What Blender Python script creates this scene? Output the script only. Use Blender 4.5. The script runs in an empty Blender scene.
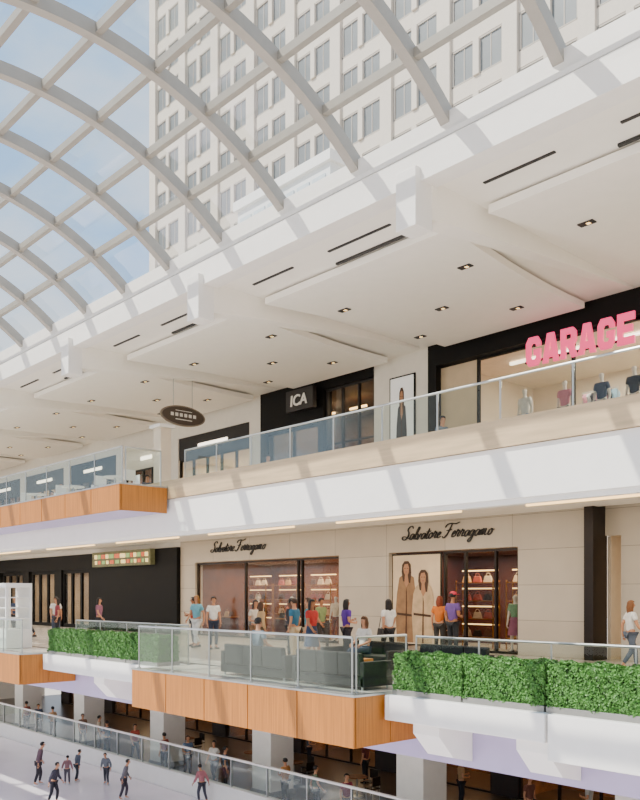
import bpy, bmesh, math, random
from mathutils import Vector, Matrix
random.seed(7)
SC = bpy.context.scene
COL = SC.collection

# ---------------------------------------------------------------- materials
def c(h):
    h = h.lstrip('#')
    r = [int(h[i:i+2], 16)/255 for i in (0, 2, 4)]
    return tuple([(x/12.92 if x <= .04045 else ((x+.055)/1.055)**2.4) for x in r]+[1])
MATS = {}
def mat(name, col, rough=.5, metal=0, var=.06, scale=3, emit=0, bump=0, stretch=None, spec=.5):
    if name in MATS: return MATS[name]
    m = bpy.data.materials.new(name); m.use_nodes = True
    nt = m.node_tree; b = nt.nodes['Principled BSDF']
    col = c(col) if isinstance(col, str) else col
    tc = nt.nodes.new('ShaderNodeTexCoord'); mp = nt.nodes.new('ShaderNodeMapping')
    nt.links.new(tc.outputs['Object'], mp.inputs['Vector'])
    if stretch: mp.inputs['Scale'].default_value = stretch
    nz = nt.nodes.new('ShaderNodeTexNoise'); nz.inputs['Scale'].default_value = scale
    nz.inputs['Detail'].default_value = 5
    nt.links.new(mp.outputs['Vector'], nz.inputs['Vector'])
    rp = nt.nodes.new('ShaderNodeValToRGB')
    rp.color_ramp.elements[0].position = .3; rp.color_ramp.elements[1].position = .7
    rp.color_ramp.elements[0].color = tuple([x*(1-var) for x in col[:3]]+[1])
    rp.color_ramp.elements[1].color = tuple([min(1, x*(1+var)) for x in col[:3]]+[1])
    nt.links.new(nz.outputs['Fac'], rp.inputs['Fac'])
    nt.links.new(rp.outputs['Color'], b.inputs['Base Color'])
    b.inputs['Roughness'].default_value = rough
    b.inputs['Metallic'].default_value = metal
    b.inputs['Specular IOR Level'].default_value = spec
    if emit:
        nt.links.new(rp.outputs['Color'], b.inputs['Emission Color'])
        b.inputs['Emission Strength'].default_value = emit
    if bump:
        bp = nt.nodes.new('ShaderNodeBump'); bp.inputs['Strength'].default_value = bump
        nt.links.new(nz.outputs['Fac'], bp.inputs['Height']); nt.links.new(bp.outputs['Normal'], b.inputs['Normal'])
    MATS[name] = m
    return m

def brickmat(name, c1, c2, cm, bw, bh, mortar=.01, rough=.35, vertical=False, offset=0.0):
    m = bpy.data.materials.new(name); m.use_nodes = True
    nt = m.node_tree; b = nt.nodes['Principled BSDF']
    tc = nt.nodes.new('ShaderNodeTexCoord'); mp = nt.nodes.new('ShaderNodeMapping')
    nt.links.new(tc.outputs['Object'], mp.inputs['Vector'])
    if vertical: mp.inputs['Rotation'].default_value = (math.radians(-90), 0, 0)
    br = nt.nodes.new('ShaderNodeTexBrick')
    br.offset = offset
    br.inputs['Scale'].default_value = 1
    br.inputs['Brick Width'].default_value = bw; br.inputs['Row Height'].default_value = bh
    br.inputs['Mortar Size'].default_value = mortar
    br.inputs['Color1'].default_value = c(c1); br.inputs['Color2'].default_value = c(c2); br.inputs['Mortar'].default_value = c(cm)
    nt.links.new(mp.outputs['Vector'], br.inputs['Vector'])
    nz = nt.nodes.new('ShaderNodeTexNoise'); nz.inputs['Scale'].default_value = 1.3; nz.inputs['Detail'].default_value = 8
    nt.links.new(mp.outputs['Vector'], nz.inputs['Vector'])
    mx = nt.nodes.new('ShaderNodeMixRGB'); mx.blend_type = 'MULTIPLY'; mx.inputs['Fac'].default_value = .18
    nt.links.new(br.outputs['Color'], mx.inputs['Color1']); nt.links.new(nz.outputs['Fac'], mx.inputs['Color2'])
    nt.links.new(mx.outputs['Color'], b.inputs['Base Color'])
    b.inputs['Roughness'].default_value = rough
    MATS[name] = m
    return m

def glassmat(name, tint, refl=.35, gloss=.03):
    m = bpy.data.materials.new(name); m.use_nodes = True
    nt = m.node_tree; nt.nodes.clear()
    o = nt.nodes.new('ShaderNodeOutputMaterial'); t = nt.nodes.new('ShaderNodeBsdfTransparent')
    g = nt.nodes.new('ShaderNodeBsdfGlossy'); mx = nt.nodes.new('ShaderNodeMixShader')
    lw = nt.nodes.new('ShaderNodeFresnel'); lw.inputs['IOR'].default_value = 1.35
    ml = nt.nodes.new('ShaderNodeMath'); ml.operation = 'MULTIPLY_ADD'
    ml.inputs[1].default_value = refl; ml.inputs[2].default_value = gloss
    nt.links.new(lw.outputs[0], ml.inputs[0]); nt.links.new(ml.outputs[0], mx.inputs[0])
    t.inputs['Color'].default_value = c(tint); g.inputs['Roughness'].default_value = .05
    g.inputs['Color'].default_value = (.95, .98, 1, 1)
    nt.links.new(t.outputs[0], mx.inputs[1]); nt.links.new(g.outputs[0], mx.inputs[2]); nt.links.new(mx.outputs[0], o.inputs[0])
    MATS[name] = m
    return m

WHITE = mat('white_paint', '#f4f0ea', .5, var=.02)
WHITE2 = mat('warm_white_panel', '#ece6dc', .45, var=.03)
CEIL = mat('ceiling_plaster', '#fbf6ec', .6, var=.015)
STEELW = mat('roof_painted_steel', '#a69f94', .45, var=.05)
PURLIN = mat('roof_bar_paint', '#989287', .45, var=.05)
BEIGE = mat('travertine_band', '#c7ad88', .35, var=.14, scale=2, stretch=(.5, 1, 6))
TRAV = brickmat('travertine_wall', '#cfc3b1', '#d9cebd', '#968a79', 2.6, 1.05, .008, .4, True)
TILE = brickmat('floor_tile', '#dfd7cb', '#d5ccbf', '#a79d8f', .9, .9, .012, .22)
BROWNFLOOR = brickmat('brown_floor_tile', '#463424', '#3a2b1f', '#241a13', .8, .8, .01, .3)
WOOD = mat('orange_veneer', '#b06c22', .5, var=.2, scale=2.0, stretch=(16, 16, .5))
LAV = mat('purple_lit_tint', '#b5aacd', .5, var=.03)  # purple lighting on beam and soffits, put into the base colour
ICE = mat('rink_ice', '#ece4ea', .18, var=.05, scale=.6)
BLACK = mat('black_panel', '#0a0909', .6, var=.1, spec=.2)
DARK = mat('dark_bronze', '#241b16', .35, .4, var=.1)
DGREY = mat('charcoal_panel', '#2a2828', .55, var=.08, spec=.3)
CHROME = mat('brushed_steel', '#b4b6b4', .3, .8, var=.04)
GREYMETAL = mat('planter_metal', '#96948f', .4, .5, var=.05)
SLOT = mat('slot_black', '#242322', .6, var=.1)
GLASS = glassmat('rail_glass', '#f4f9f6', .17, .01)
ROOFGL = glassmat('roof_glass', '#f4f9fb', .12, .015)
SHOPGL = glassmat('shop_glass', '#f4f4f2', .1, .006)
LEAF = mat('hedge_leaf', '#528537', .5, var=.45, scale=14)
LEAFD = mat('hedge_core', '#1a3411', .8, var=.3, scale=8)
TOWER = mat('tower_stone', '#d8cbbb', .7, var=.03)
TGLASS = mat('tower_window_glass', '#747879', .45, 0, var=.15, scale=.2)
TFRAME = mat('tower_window_frame', '#b3a89b', .6, var=.03)
PALEB = mat('pale_block', '#e6e6e4', .6, var=.04)
PINK = mat('pink_letters', '#fa4a80', .4, var=.03, emit=1.0)
SIGNBLK = mat('sign_black', '#0e0c0c', .4, var=.05)
GOLD = mat('gold_trim', '#a9752f', .3, .7, var=.1)
WARMW = mat('warm_store_wall', '#74421f', .6, var=.3)
REDW = mat('red_store_wall', '#451a12', .6, var=.25)
CREAM = mat('cream_store_wall', '#e6d6bf', .6, var=.05)
SOFA = mat('grey_leather', '#2b2a2a', .6, var=.15, bump=.1, spec=.25)
LAMPW = mat('warm_lamp', '#ffd38c', .5, emit=3, var=0)
LAMPC = mat('white_lamp', '#fff1dc', .5, emit=3.5, var=0)
EYE = mat('eye_dark', '#2b211c', .4); LIP = mat('lips', '#a5564f', .5)

# ---------------------------------------------------------------- helpers (s = distance down the hall, v = across)
def tag(o, label, category, group=None, kind=None):
    o['label'] = label; o['category'] = category
    if group: o['group'] = group
    if kind: o['kind'] = kind
    return o
def struct(o, label='', cat='building structure'):
    o['kind'] = 'structure'; o['label'] = label or 'plain painted building surface of the hall'; o['category'] = cat
    return o

class MB:
    def __init__(s): s.v = []; s.f = []; s.m = []
    def quadbox(s, pts, mi=0):
        n = len(s.v); s.v += [Vector(p) for p in pts]
        for f in [(3, 2, 1, 0), (4, 5, 6, 7), (0, 1, 5, 4), (1, 2, 6, 5), (2, 3, 7, 6), (3, 0, 4, 7)]:
            s.f.append(tuple(n+i for i in f)); s.m.append(mi)
    def box(s, s0, s1, v0, v1, z0, z1, mi=0):
        x0, x1 = -max(s0, s1), -min(s0, s1)
        s.quadbox([(x0, v0, z0), (x1, v0, z0), (x1, v1, z0), (x0, v1, z0), (x0, v0, z1), (x1, v0, z1), (x1, v1, z1), (x0, v1, z1)], mi)
    def wbox(s, x0, x1, y0, y1, z0, z1, mi=0):
        s.quadbox([(x0, y0, z0), (x1, y0, z0), (x1, y1, z0), (x0, y1, z0), (x0, y0, z1), (x1, y0, z1), (x1, y1, z1), (x0, y1, z1)], mi)
    def line(s, a, b, t, z0, z1, mi=0):
        A = Vector((-a[0], a[1])); B = Vector((-b[0], b[1])); d = (B-A).normalized(); n = Vector((-d.y, d.x))*t/2
        p = [A-n, B-n, B+n, A+n]
        s.quadbox([(q.x, q.y, z0) for q in p]+[(q.x, q.y, z1) for q in p], mi)
    def prism(s, poly, off, mi=0):
        n = len(s.v); k = len(poly); off = Vector(off)
        s.v += [Vector(p) for p in poly]+[Vector(p)+off for p in poly]
        s.f.append(tuple(range(n+k-1, n-1, -1))); s.f.append(tuple(range(n+k, n+2*k))); s.m += [mi, mi]
        for i in range(k):
            j = (i+1) % k; s.f.append((n+i, n+j, n+k+j, n+k+i)); s.m.append(mi)
    def tube(s, pts, rads, seg=8, mi=0):
        n = len(s.v); k = len(pts); pts = [Vector(p) for p in pts]
        if not isinstance(rads, (list, tuple)): rads = [rads]*k
        for i, p in enumerate(pts):
            d = (pts[min(i+1, k-1)]-pts[max(i-1, 0)]).normalized()
            a = Vector((1, 0, 0))
            if abs(d.z) < .99: a = d.cross(Vector((0, 0, 1))).normalized()
            b = d.cross(a)
            for j in range(seg):
                t = 2*math.pi*j/seg
                s.v.append(p+(a*math.cos(t)+b*math.sin(t))*rads[i])
        for i in range(k-1):
            for j in range(seg):
                q = (j+1) % seg
                s.f.append((n+i*seg+j, n+i*seg+q, n+(i+1)*seg+q, n+(i+1)*seg+j)); s.m.append(mi)
        s.f.append(tuple(n+j for j in range(seg-1, -1, -1))); s.m.append(mi)
        s.f.append(tuple(n+(k-1)*seg+j for j in range(seg))); s.m.append(mi)
    def ribbon(s, pts, w, nrm, t, mi=0):
        nrm = Vector(nrm); pts = [Vector(p) for p in pts]; k = len(pts); n = len(s.v)
        for i, p in enumerate(pts):
            d = (pts[min(i+1, k-1)]-pts[max(i-1, 0)]).normalized(); a = d.cross(nrm).normalized()*w[i]
            s.v += [p-a-nrm*t, p+a-nrm*t, p+a+nrm*t, p-a+nrm*t]
        for i in range(k-1):
            for j in range(4):
                q = (j+1) % 4; s.f.append((n+i*4+j, n+i*4+q, n+(i+1)*4+q, n+(i+1)*4+j)); s.m.append(mi)
        s.f.append((n+3, n+2, n+1, n)); e = n+(k-1)*4; s.f.append((e, e+1, e+2, e+3)); s.m += [mi, mi]
    def obj(s, name, mats, parent=None, bevel=0, smooth=False, origin=None):
        if not isinstance(mats, (list, tuple)): mats = [mats]
        xs = [p.x for p in s.v]; ys = [p.y for p in s.v]; zs = [p.z for p in s.v]
        o0 = Vector(origin) if origin else Vector(((min(xs)+max(xs))/2, (min(ys)+max(ys))/2, min(zs)))
        me = bpy.data.meshes.new(name)
        me.from_pydata([p-o0 for p in s.v], [], s.f)
        for i, p in enumerate(me.polygons):
            p.material_index = s.m[i]; p.use_smooth = smooth
        for m in mats: me.materials.append(m)
        bm = bmesh.new(); bm.from_mesh(me)
        bmesh.ops.recalc_face_normals(bm, faces=bm.faces)
        if bevel: bmesh.ops.bevel(bm, geom=list(bm.edges), offset=bevel, segments=2, affect='EDGES', profile=.6)
        bm.to_mesh(me); bm.free()
        o = bpy.data.objects.new(name, me); COL.objects.link(o)
        if parent:
            o.parent = parent; o.location = o0-world_loc(parent)
        else: o.location = o0
        return o
def world_loc(o):
    l = Vector(o.location)
    while o.parent: o = o.parent; l += Vector(o.location)
    return l
def B(name, s0, s1, v0, v1, z0, z1, m, parent=None, bevel=0):
    b = MB(); b.box(s0, s1, v0, v1, z0, z1); return b.obj(name, m, parent, bevel)
def empty(name, s, v, z):
    o = bpy.data.objects.new(name, None); o.empty_display_size = .2; COL.objects.link(o); o.location = (-s, v, z); return o
def copy_thing(o, ds=0, dv=0, dz=0, rot=None):
    n = o.copy(); COL.objects.link(n)
    n.location = Vector(o.location)+Vector((-ds, dv, dz))
    if rot is not None: n.rotation_euler = (0, 0, rot)
    def rec(a, b):
        for ch in a.children:
            k = ch.copy(); COL.objects.link(k); k.parent = b; rec(ch, k)
    rec(o, n)
    return n
def textmesh(body, name, s_left, width, v, z0, height, depth, m, parent=None, shear=0, offset=0):
    cu = bpy.data.curves.new(name, 'FONT'); cu.body = body; cu.extrude = .02; cu.shear = shear; cu.offset = offset
    t = bpy.data.objects.new(name+'_tmp', cu); COL.objects.link(t)
    bpy.context.view_layer.update()
    me = bpy.data.meshes.new_from_object(t.evaluated_get(bpy.context.evaluated_depsgraph_get()))
    bpy.data.objects.remove(t)
    xs = [q.co.x for q in me.vertices]; ys = [q.co.y for q in me.vertices]
    x0, x1, y0, y1 = min(xs), max(xs), min(ys), max(ys)
    for q in me.vertices:
        q.co = Vector(((q.co.x-x0)/(x1-x0)*width-width/2, -(q.co.z/.02)*depth/2, (q.co.y-y0)/(y1-y0)*height))
    me.materials.clear(); me.materials.append(m)
    for p in me.polygons: p.material_index = 0
    o = bpy.data.objects.new(name, me); COL.objects.link(o)
    loc = Vector((-s_left+width/2, v, z0))
    if parent: o.parent = parent; o.location = loc-world_loc(parent)
    else: o.location = loc
    return o
def area(name, s, v, z, sx, sy, e, col=(1, .86, .68), rx=0):
    l = bpy.data.lights.new(name, 'AREA'); l.shape = 'RECTANGLE'; l.size = sx; l.size_y = sy; l.energy = e; l.color = col
    o = bpy.data.objects.new(name, l); COL.objects.link(o); o.location = (-s, v, z); o.rotation_euler = (rx, 0, 0); return o

SMIN, SMAX = -6, 60
# ================================================================= SHELL
struct(B('floor', SMIN, SMAX, 12.6, 27, -.4, 0, TILE), 'pale polished tile floor of the middle level', 'floor')
struct(B('floor', SMIN, SMAX, 12.6, 27, 4.42, 4.8, TILE), 'pale tile floor slab of the upper level', 'floor')
struct(B('floor', SMIN, SMAX, 17.5, 30, -5.9, -5.6, BROWNFLOOR), 'brown tile floor of the rink level', 'floor')
o = B('ice_rink', 2, 52, -8, 17.45, -5.9, -5.58, ICE); tag(o, 'pale smooth indoor skating ice surface', 'ice rink')
b = MB(); b.box(SMIN, SMAX, 12.75, 21.45, 4.24, 4.40); struct(b.obj('ceiling', CEIL), 'flat cream ceiling of the middle level', 'ceiling')
b = MB(); b.box(SMIN, SMAX, 12.3, 12.58, 3.47, 4.36); b.box(SMIN, SMAX, 12.36, 12.58, 3.38, 3.47)
struct(b.obj('trim_1', WHITE), 'white fascia along the upper walkway edge', 'fascia')
struct(B('trim_2', SMIN, SMAX, 12.24, 12.95, 4.37, 4.86, BEIGE), 'tan stone band capping the upper walkway edge', 'fascia')
struct(B('trim_3', SMIN, SMAX, 12.45, 12.6, -1.35, -.05, LAV), 'beam under the middle walkway edge with purple lighting in its colour', 'fascia')
struct(B('ceiling', SMIN, SMAX, 12.62, 29, -1.3, -1.1, CEIL), 'flat ceiling over the rink level concourse', 'ceiling')
b = MB()
b.box(SMIN, SMAX, 12.75, 13.6, 10.62, 11.08); b.box(SMIN, SMAX, 12.6, 13.6, 10.52, 10.62)
b.box(SMIN, SMAX, 12.55, 13.0, 9.86, 10.46); b.box(SMIN, SMAX, 12.65, 13.4, 10.44, 10.54)
struct(b.obj('trim_4', WHITE), 'stepped white cornice beam under the glass roof', 'cornice')
struct(B('ceiling', SMIN, SMAX, 12.9, 27, 9.95, 10.3, CEIL), 'white plaster ceiling of the upper level', 'ceiling')
struct(B('wall_end', SMAX, SMAX+.3, 10.5, 27, -5.6, 10.3, WHITE2), 'plain far end wall of the hall', 'wall')

# ================================================================= ROOF VAULT
HALF, RISE = 5.6, 2.05
ZB = 11.05; VC = 12.95-HALF
R = (HALF**2+RISE**2)/(2*RISE); ZC = ZB+RISE-R
A0 = math.asin(HALF/R)
def arcp(a, r=R): return (VC+r*math.sin(a), ZC+r*math.cos(a))
def arch_mesh(s, w, h):
    b = MB(); N = 40
    for i in range(N):
        a0 = -A0+2*A0*i/N; a1 = -A0+2*A0*(i+1)/N
        p0, p1 = arcp(a0, R-h), arcp(a1, R-h); q0, q1 = arcp(a0), arcp(a1)
        x0, x1 = -s-w/2, -s+w/2
        n = len(b.v)
        b.v += [Vector(t) for t in [(x0, p0[0], p0[1]), (x1, p0[0], p0[1]), (x1, p1[0], p1[1]), (x0, p1[0], p1[1]), (x0, q0[0], q0[1]), (x1, q0[0], q0[1]), (x1, q1[0], q1[1]), (x0, q1[0], q1[1])]]
        for f in [(3, 2, 1, 0), (4, 5, 6, 7), (1, 2, 6, 5), (3, 0, 4, 7)]:
            b.f.append(tuple(n+k for k in f)); b.m.append(0)
    return b
ARCH = [10.5+2.477*i for i in range(-5, 15)]
base = arch_mesh(ARCH[0], .22, .28).obj('roof_arch', STEELW)
tag(base, 'curved painted steel rib of the glass barrel roof', 'roof rib', 'barrel roof ribs')
for a in ARCH[1:]: copy_thing(base, ds=a-ARCH[0])
NP = 9
for i in range(1, NP):
    a = -A0+2*A0*i/NP; p = arcp(a, R-.12)
    b = MB(); b.wbox(-ARCH[-1], -ARCH[0], p[0]-.07, p[0]+.07, p[1]-.09, p[1]+.09)
    o = b.obj('roof_purlin', PURLIN); tag(o, 'straight painted steel bar joining the roof ribs', 'roof bar', 'barrel roof bars')
for k in range(len(ARCH)-1):
    b = MB(); N = 24
    for i in range(N):
        a0 = -A0+2*A0*i/N; a1 = -A0+2*A0*(i+1)/N; q0, q1 = arcp(a0, R+.01), arcp(a1, R+.01); n = len(b.v)
        x0, x1 = -ARCH[k], -ARCH[k+1]
        b.v += [Vector((x0, q0[0], q0[1])), Vector((x1, q0[0], q0[1])), Vector((x1, q1[0], q1[1])), Vector((x0, q1[0], q1[1]))]
        b.f.append((n, n+1, n+2, n+3)); b.m.append(0)
    struct(b.obj('window_%d' % (k+1), ROOFGL), 'clear curved strip of barrel roof glazing', 'skylight')
struct(B('trim_5', SMIN, SMAX, 1.1, 1.9, 10.4, 11.05, WHITE), 'white cornice beam under the glass roof', 'cornice')

# ================================================================= CEILING BRACKETS, WINGS, PANELS
BAYS = [11.2+7.43*i for i in range(-2, 7)]
e = empty('ceiling_beam', BAYS[0], 12.5, 8.87)
b = MB(); b.box(BAYS[0]-.26, BAYS[0]+.26, 12.4, 12.9, 8.97, 10.12); b.obj('bracket', WHITE, e, bevel=.015)
b = MB(); N = 14
for i in range(N+1):
    t = i/N; v = 12.88+t*8.3; zb = 9.2+.7*(t**.8); w = .24-.14*t
    ring = [(-BAYS[0]-w, v, zb), (-BAYS[0]+w, v, zb), (-BAYS[0]+w*1.25, v, 9.96), (-BAYS[0]-w*1.25, v, 9.96)]
    n = len(b.v); b.v += [Vector(r) for r in ring]
    if i:
        for j in range(4):
            q = (j+1) % 4; b.f.append((n-4+j, n-4+q, n+q, n+j)); b.m.append(0)
    if i in (0, N): b.f.append((n, n+1, n+2, n+3)); b.m.append(0)
b.obj('tapered_beam', CEIL, e)
tag(e, 'white ceiling beam tapering back from a square end block', 'ceiling beam', 'tapered ceiling beams')
for x in BAYS[1:]: copy_thing(e, ds=x-BAYS[0])
b = MB(); s0 = BAYS[0]; s1 = BAYS[1]
left = []; right = []
for i in range(13):
    t = i/12; v = 14.4+t*6.7; m_ = .5+.75*math.sin(t*math.pi*.5)
    left.append((-(s0+m_), v, 9.70)); right.append((-(s1-m_), v, 9.70))
b.prism(left+right[::-1], (0, 0, .18))
pn = b.obj('ceiling_panel', CEIL); tag(pn, 'large dropped white plaster ceiling panel with bowed sides', 'ceiling panel', 'dropped ceiling panels')
for x in BAYS[1:-1]: copy_thing(pn, ds=x-BAYS[0])
sl = B('air_slot', BAYS[0]+4.9, BAYS[0]+6.5, 13.64, 13.71, 9.925, 9.955, SLOT); tag(sl, 'narrow dark linear air vent in ceiling', 'air vent', 'ceiling air slots')
sl2 = B('air_slot', BAYS[0]+1.6, BAYS[0]+3.6, 13.64, 13.71, 9.925, 9.955, SLOT); tag(sl2, 'narrow dark linear air vent in ceiling', 'air vent', 'ceiling air slots')
sl3 = B('shaded_gap', BAYS[0]+1.5, BAYS[0]+4.0, 14.28, 14.36, 9.9, 9.955, SLOT); tag(sl3, 'long dark strip standing in for the shaded gap beside ceiling panel', 'ceiling gap', 'shaded ceiling gaps')  # dark strip paints the shade of the gap along the panels, no lamp
for x in BAYS[1:-1]:
    for q in (sl, sl2, sl3): copy_thing(q, ds=x-BAYS[0])
dl = empty('recessed_downlight', BAYS[0]+1.6, 16.3, 9.68)
b = MB(); b.box(BAYS[0]+1.42, BAYS[0]+1.78, 16.22, 16.40, 9.678, 9.705); b.obj('housing', SLOT, dl)
b = MB(); b.box(BAYS[0]+1.52, BAYS[0]+1.60, 16.27, 16.35, 9.67, 9.679); b.obj('bulb', LAMPW, dl)
tag(dl, 'small dark rectangular recessed ceiling downlight', 'downlight', 'ceiling downlights')
for x in BAYS[:-1]:
    for ds, dv in ((0, 0), (4.2, 0), (.9, 3.4), (4.4, 3.4), (2.3, 1.9)):
        if x == BAYS[0] and ds == 0 and dv == 0: continue
        copy_thing(dl, ds=x-BAYS[0]+ds, dv=dv)

# ================================================================= RAILINGS
def railing(a, bb, z, label, h=1.02, pitch=1.5, postm=CHROME):
    L = math.hypot(bb[0]-a[0], bb[1]-a[1]); n = max(1, round(L/pitch))
    e = empty('glass_railing', a[0], a[1], z)
    def P(t): return (a[0]+(bb[0]-a[0])*t, a[1]+(bb[1]-a[1])*t)
    d = ((bb[0]-a[0])/L, (bb[1]-a[1])/L)
    g = .03
    b = MB(); p, q = P(0), P(1/n); b.line((p[0]+d[0]*g, p[1]+d[1]*g), (q[0]-d[0]*g, q[1]-d[1]*g), .015, z+.05, z+h-.03)
    pan = b.obj('glass_panel', GLASS, e)
    b = MB(); b.tube([(-a[0], a[1], z), (-a[0], a[1], z+h)], .018, 8); b.tube([(-a[0], a[1], z), (-a[0], a[1], z+.02)], .05, 8)
    post = b.obj('post', postm, e)
    for i in range(1, n+1):
        off = Vector((-(bb[0]-a[0])*i/n, (bb[1]-a[1])*i/n, 0))
        k = post.copy(); COL.objects.link(k); k.location = post.location+off
        if i < n: k = pan.copy(); COL.objects.link(k); k.location = pan.location+off
    b = MB(); b.tube([(-a[0], a[1], z+h), (-bb[0], bb[1], z+h)], .024, 8); b.obj('handrail', postm, e)
    tag(e, label, 'railing', 'glass balustrades'); return e
railing((SMIN+.5, 12.7), (19.45, 12.7), 4.86, 'clear glass balustrade with steel handrail on tan stone edge', h=.84)
railing((19.7, 10.95), (45.2, 10.95), 4.69, 'clear glass balustrade around the wood-faced upper terrace', h=.95)
railing((19.7, 12.1), (19.7, 11.05), 4.69, 'short glass balustrade closing the upper terrace end', h=.95, pitch=1.5)
railing((11.0, 10.75), (18.5, 10.75), 0.01, 'clear glass balustrade around the seating terrace')
railing((11.0, 12.2), (11.0, 10.85), 0.01, 'short glass balustrade closing the seating terrace', pitch=1.4)
railing((SMIN+.5, 12.38), (10.9, 12.38), -.02, 'clear glass balustrade with steel handrail behind the hedges')
railing((18.8, 12.38), (25.2, 12.38), -.02, 'clear glass balustrade behind the clipped hedges')
railing((25.5, 10.75), (40, 10.75), 0.01, 'clear glass balustrade around the kiosk terrace')

# ================================================================= TERRACES
def terrace(name, s0, s1, v0, v1, zt, zb, label, panelw=1.6):
    e = empty(name, (s0+s1)/2, (v0+v1)/2, zb)
    b = MB(); b.box(s0+.06, s1-.06, v0+.06, v1, zt-.25, zt); b.obj('deck', TILE, e)
    b = MB(); n = round((s1-s0)/panelw); w = (s1-s0)/n
    for i in range(n): b.box(s0+i*w+.014, s0+(i+1)*w-.014, v0, v0+.04, zb, zt-.03)
    m = max(1, round((v1-v0)/1.0)); ww = (v1-v0-.05)/m
    for sx in (s0, s1-.04):
        for i in range(m): b.box(sx, sx+.04, v0+.055+i*ww, v0+.05+(i+1)*ww-.014, zb, zt-.03)
    b.box(s0+.04, s1-.04, v0+.04, v0+.06, zb, zt-.03, 1); b.box(s0+.04, s0+.06, v0+.06, v1, zb, zt-.03, 1); b.box(s1-.06, s1-.04, v0+.06, v1, zb, zt-.03, 1)
    b.obj('wood_fascia', [WOOD, DARK], e)
    b = MB(); b.box(s0+.06, s1-.06, v0+.07, v1, zb+.02, zb+.2); b.obj('soffit', LAV, e)
    b = MB(); b.box(s0-.01, s1+.01, v0-.01, v0+.09, zt-.03, zt+.01); b.box(s0-.01, s0+.09, v0+.09, v1, zt-.03, zt+.01); b.obj('edge_trim', CHROME, e)
    return tag(e, label, 'terrace', 'wood-faced terraces')
terrace('projecting_terrace', 10.8, 18.6, 10.6, 12.44, 0, -.94, 'orange wood-panelled projecting terrace with sofas on it')
terrace('projecting_terrace', 25.35, 42, 10.6, 12.44, 0, -.94, 'orange wood-panelled projecting terrace with a white kiosk')
terrace('projecting_terrace', 19.56, 46, 10.8, 12.22, 4.68, 3.98, 'orange wood-panelled projecting terrace of the upper level')
def ledge(s0, s1, zb, label, beams=()):
    e = empty('planter_ledge', (s0+s1)/2, 12, zb)
    b = MB(); b.box(s0, s1, 11.3, 12.44, zb, -.02); b.obj('slab', WHITE, e, bevel=.02)
    for x in beams:
        b = MB(); pts = [(-x-.3, 11.5, zb), (-x-.3, 12.44, zb), (-x-.3, 12.44, zb-.75), (-x-.3, 11.9, zb-.62), (-x-.3, 11.5, zb-.2)]
        b.prism(pts, (.6, 0, 0)); b.obj('support_beam', WHITE, e)
    return tag(e, label, 'ledge', 'white planter ledges')
ledge(7.35, 10.72, -.48, 'white ledge slab carrying clipped hedges', (9.9, 7.7))
ledge(-4, 7.3, -.74, 'thick white ledge slab carrying clipped hedges', (3.9,))
ledge(18.7, 25.25, -.5, 'white ledge slab carrying clipped hedges', (22,))

# ================================================================= HEDGES
def hedge_mesh(seed):
    rnd = random.Random(seed); b = MB()
    W, D, H = 1.56, .60, .66
    def leaf(p, n):
        n = (n+Vector((rnd.uniform(-.9, .9), rnd.uniform(-.9, .9), rnd.uniform(-.6, .9)))).normalized()
        a = n.orthogonal().normalized(); a.rotate(Matrix.Rotation(rnd.uniform(0, 6.28), 3, n)); bb = n.cross(a)
        L = rnd.uniform(.018, .03); w = L*.6
        k = len(b.v)
        b.v += [p-a*L, p+bb*w+n*.006, p+a*L, p-bb*w+n*.006]
        b.f.append((k, k+1, k+2, k+3)); b.m.append(0)
    def bulge(u): return .03*math.sin(u*9+seed)+.02*math.sin(u*23)
    for i in range(5600):
        x = rnd.uniform(-W/2, W/2); z = rnd.uniform(0, H); leaf(Vector((x, -D/2-bulge(x+z)*.7+rnd.uniform(-.03, .04), z)), Vector((0, -1, 0)))
    for i in range(3400):
        x = rnd.uniform(-W/2, W/2); y = rnd.uniform(-D/2, D/2); leaf(Vector((x, y, H+bulge(x+y)*.6+rnd.uniform(-.03, .03))), Vector((0, 0, 1)))
    for sx in (-1, 1):
        for i in range(1700):
            y = rnd.uniform(-D/2, D/2); z = rnd.uniform(0, H); leaf(Vector((sx*W/2+sx*rnd.uniform(-.05, 0), y, z)), Vector((sx, 0, 0)))
    for i in range(1500):
        x = rnd.uniform(-W/2, W/2); z = rnd.uniform(0, H); leaf(Vector((x, D/2+rnd.uniform(-.03, .03), z)), Vector((0, 1, 0)))
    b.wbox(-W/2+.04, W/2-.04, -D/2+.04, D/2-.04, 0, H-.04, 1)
    return b
protos = []
HS = [9.85, 8.23, 6.61, 4.99, 3.37, 1.75, 19.55, 21.17, 22.79, 24.41]
for sd, s_ in ((1, HS[0]), (2, HS[1])):
    e = empty('hedge_planter', s_, 11.76, -.02)
    x0, y0, z0 = e.location
    b = MB(); b.wbox(x0-.79, x0+.79, y0-.34, y0+.34, z0, z0+.1)
    b.obj('trough', GREYMETAL, e, bevel=.008)
    b = hedge_mesh(sd)
    for q in b.v: q += Vector((x0, y0, z0+.08))
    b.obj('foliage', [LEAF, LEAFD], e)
    tag(e, 'clipped green box hedge in a low grey metal trough', 'hedge', 'clipped hedges on ledges'); protos.append(e)
for k, s in enumerate(HS[2:]):
    pr = protos[k % 2]; copy_thing(pr, ds=s-(-pr.location.x))

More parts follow.
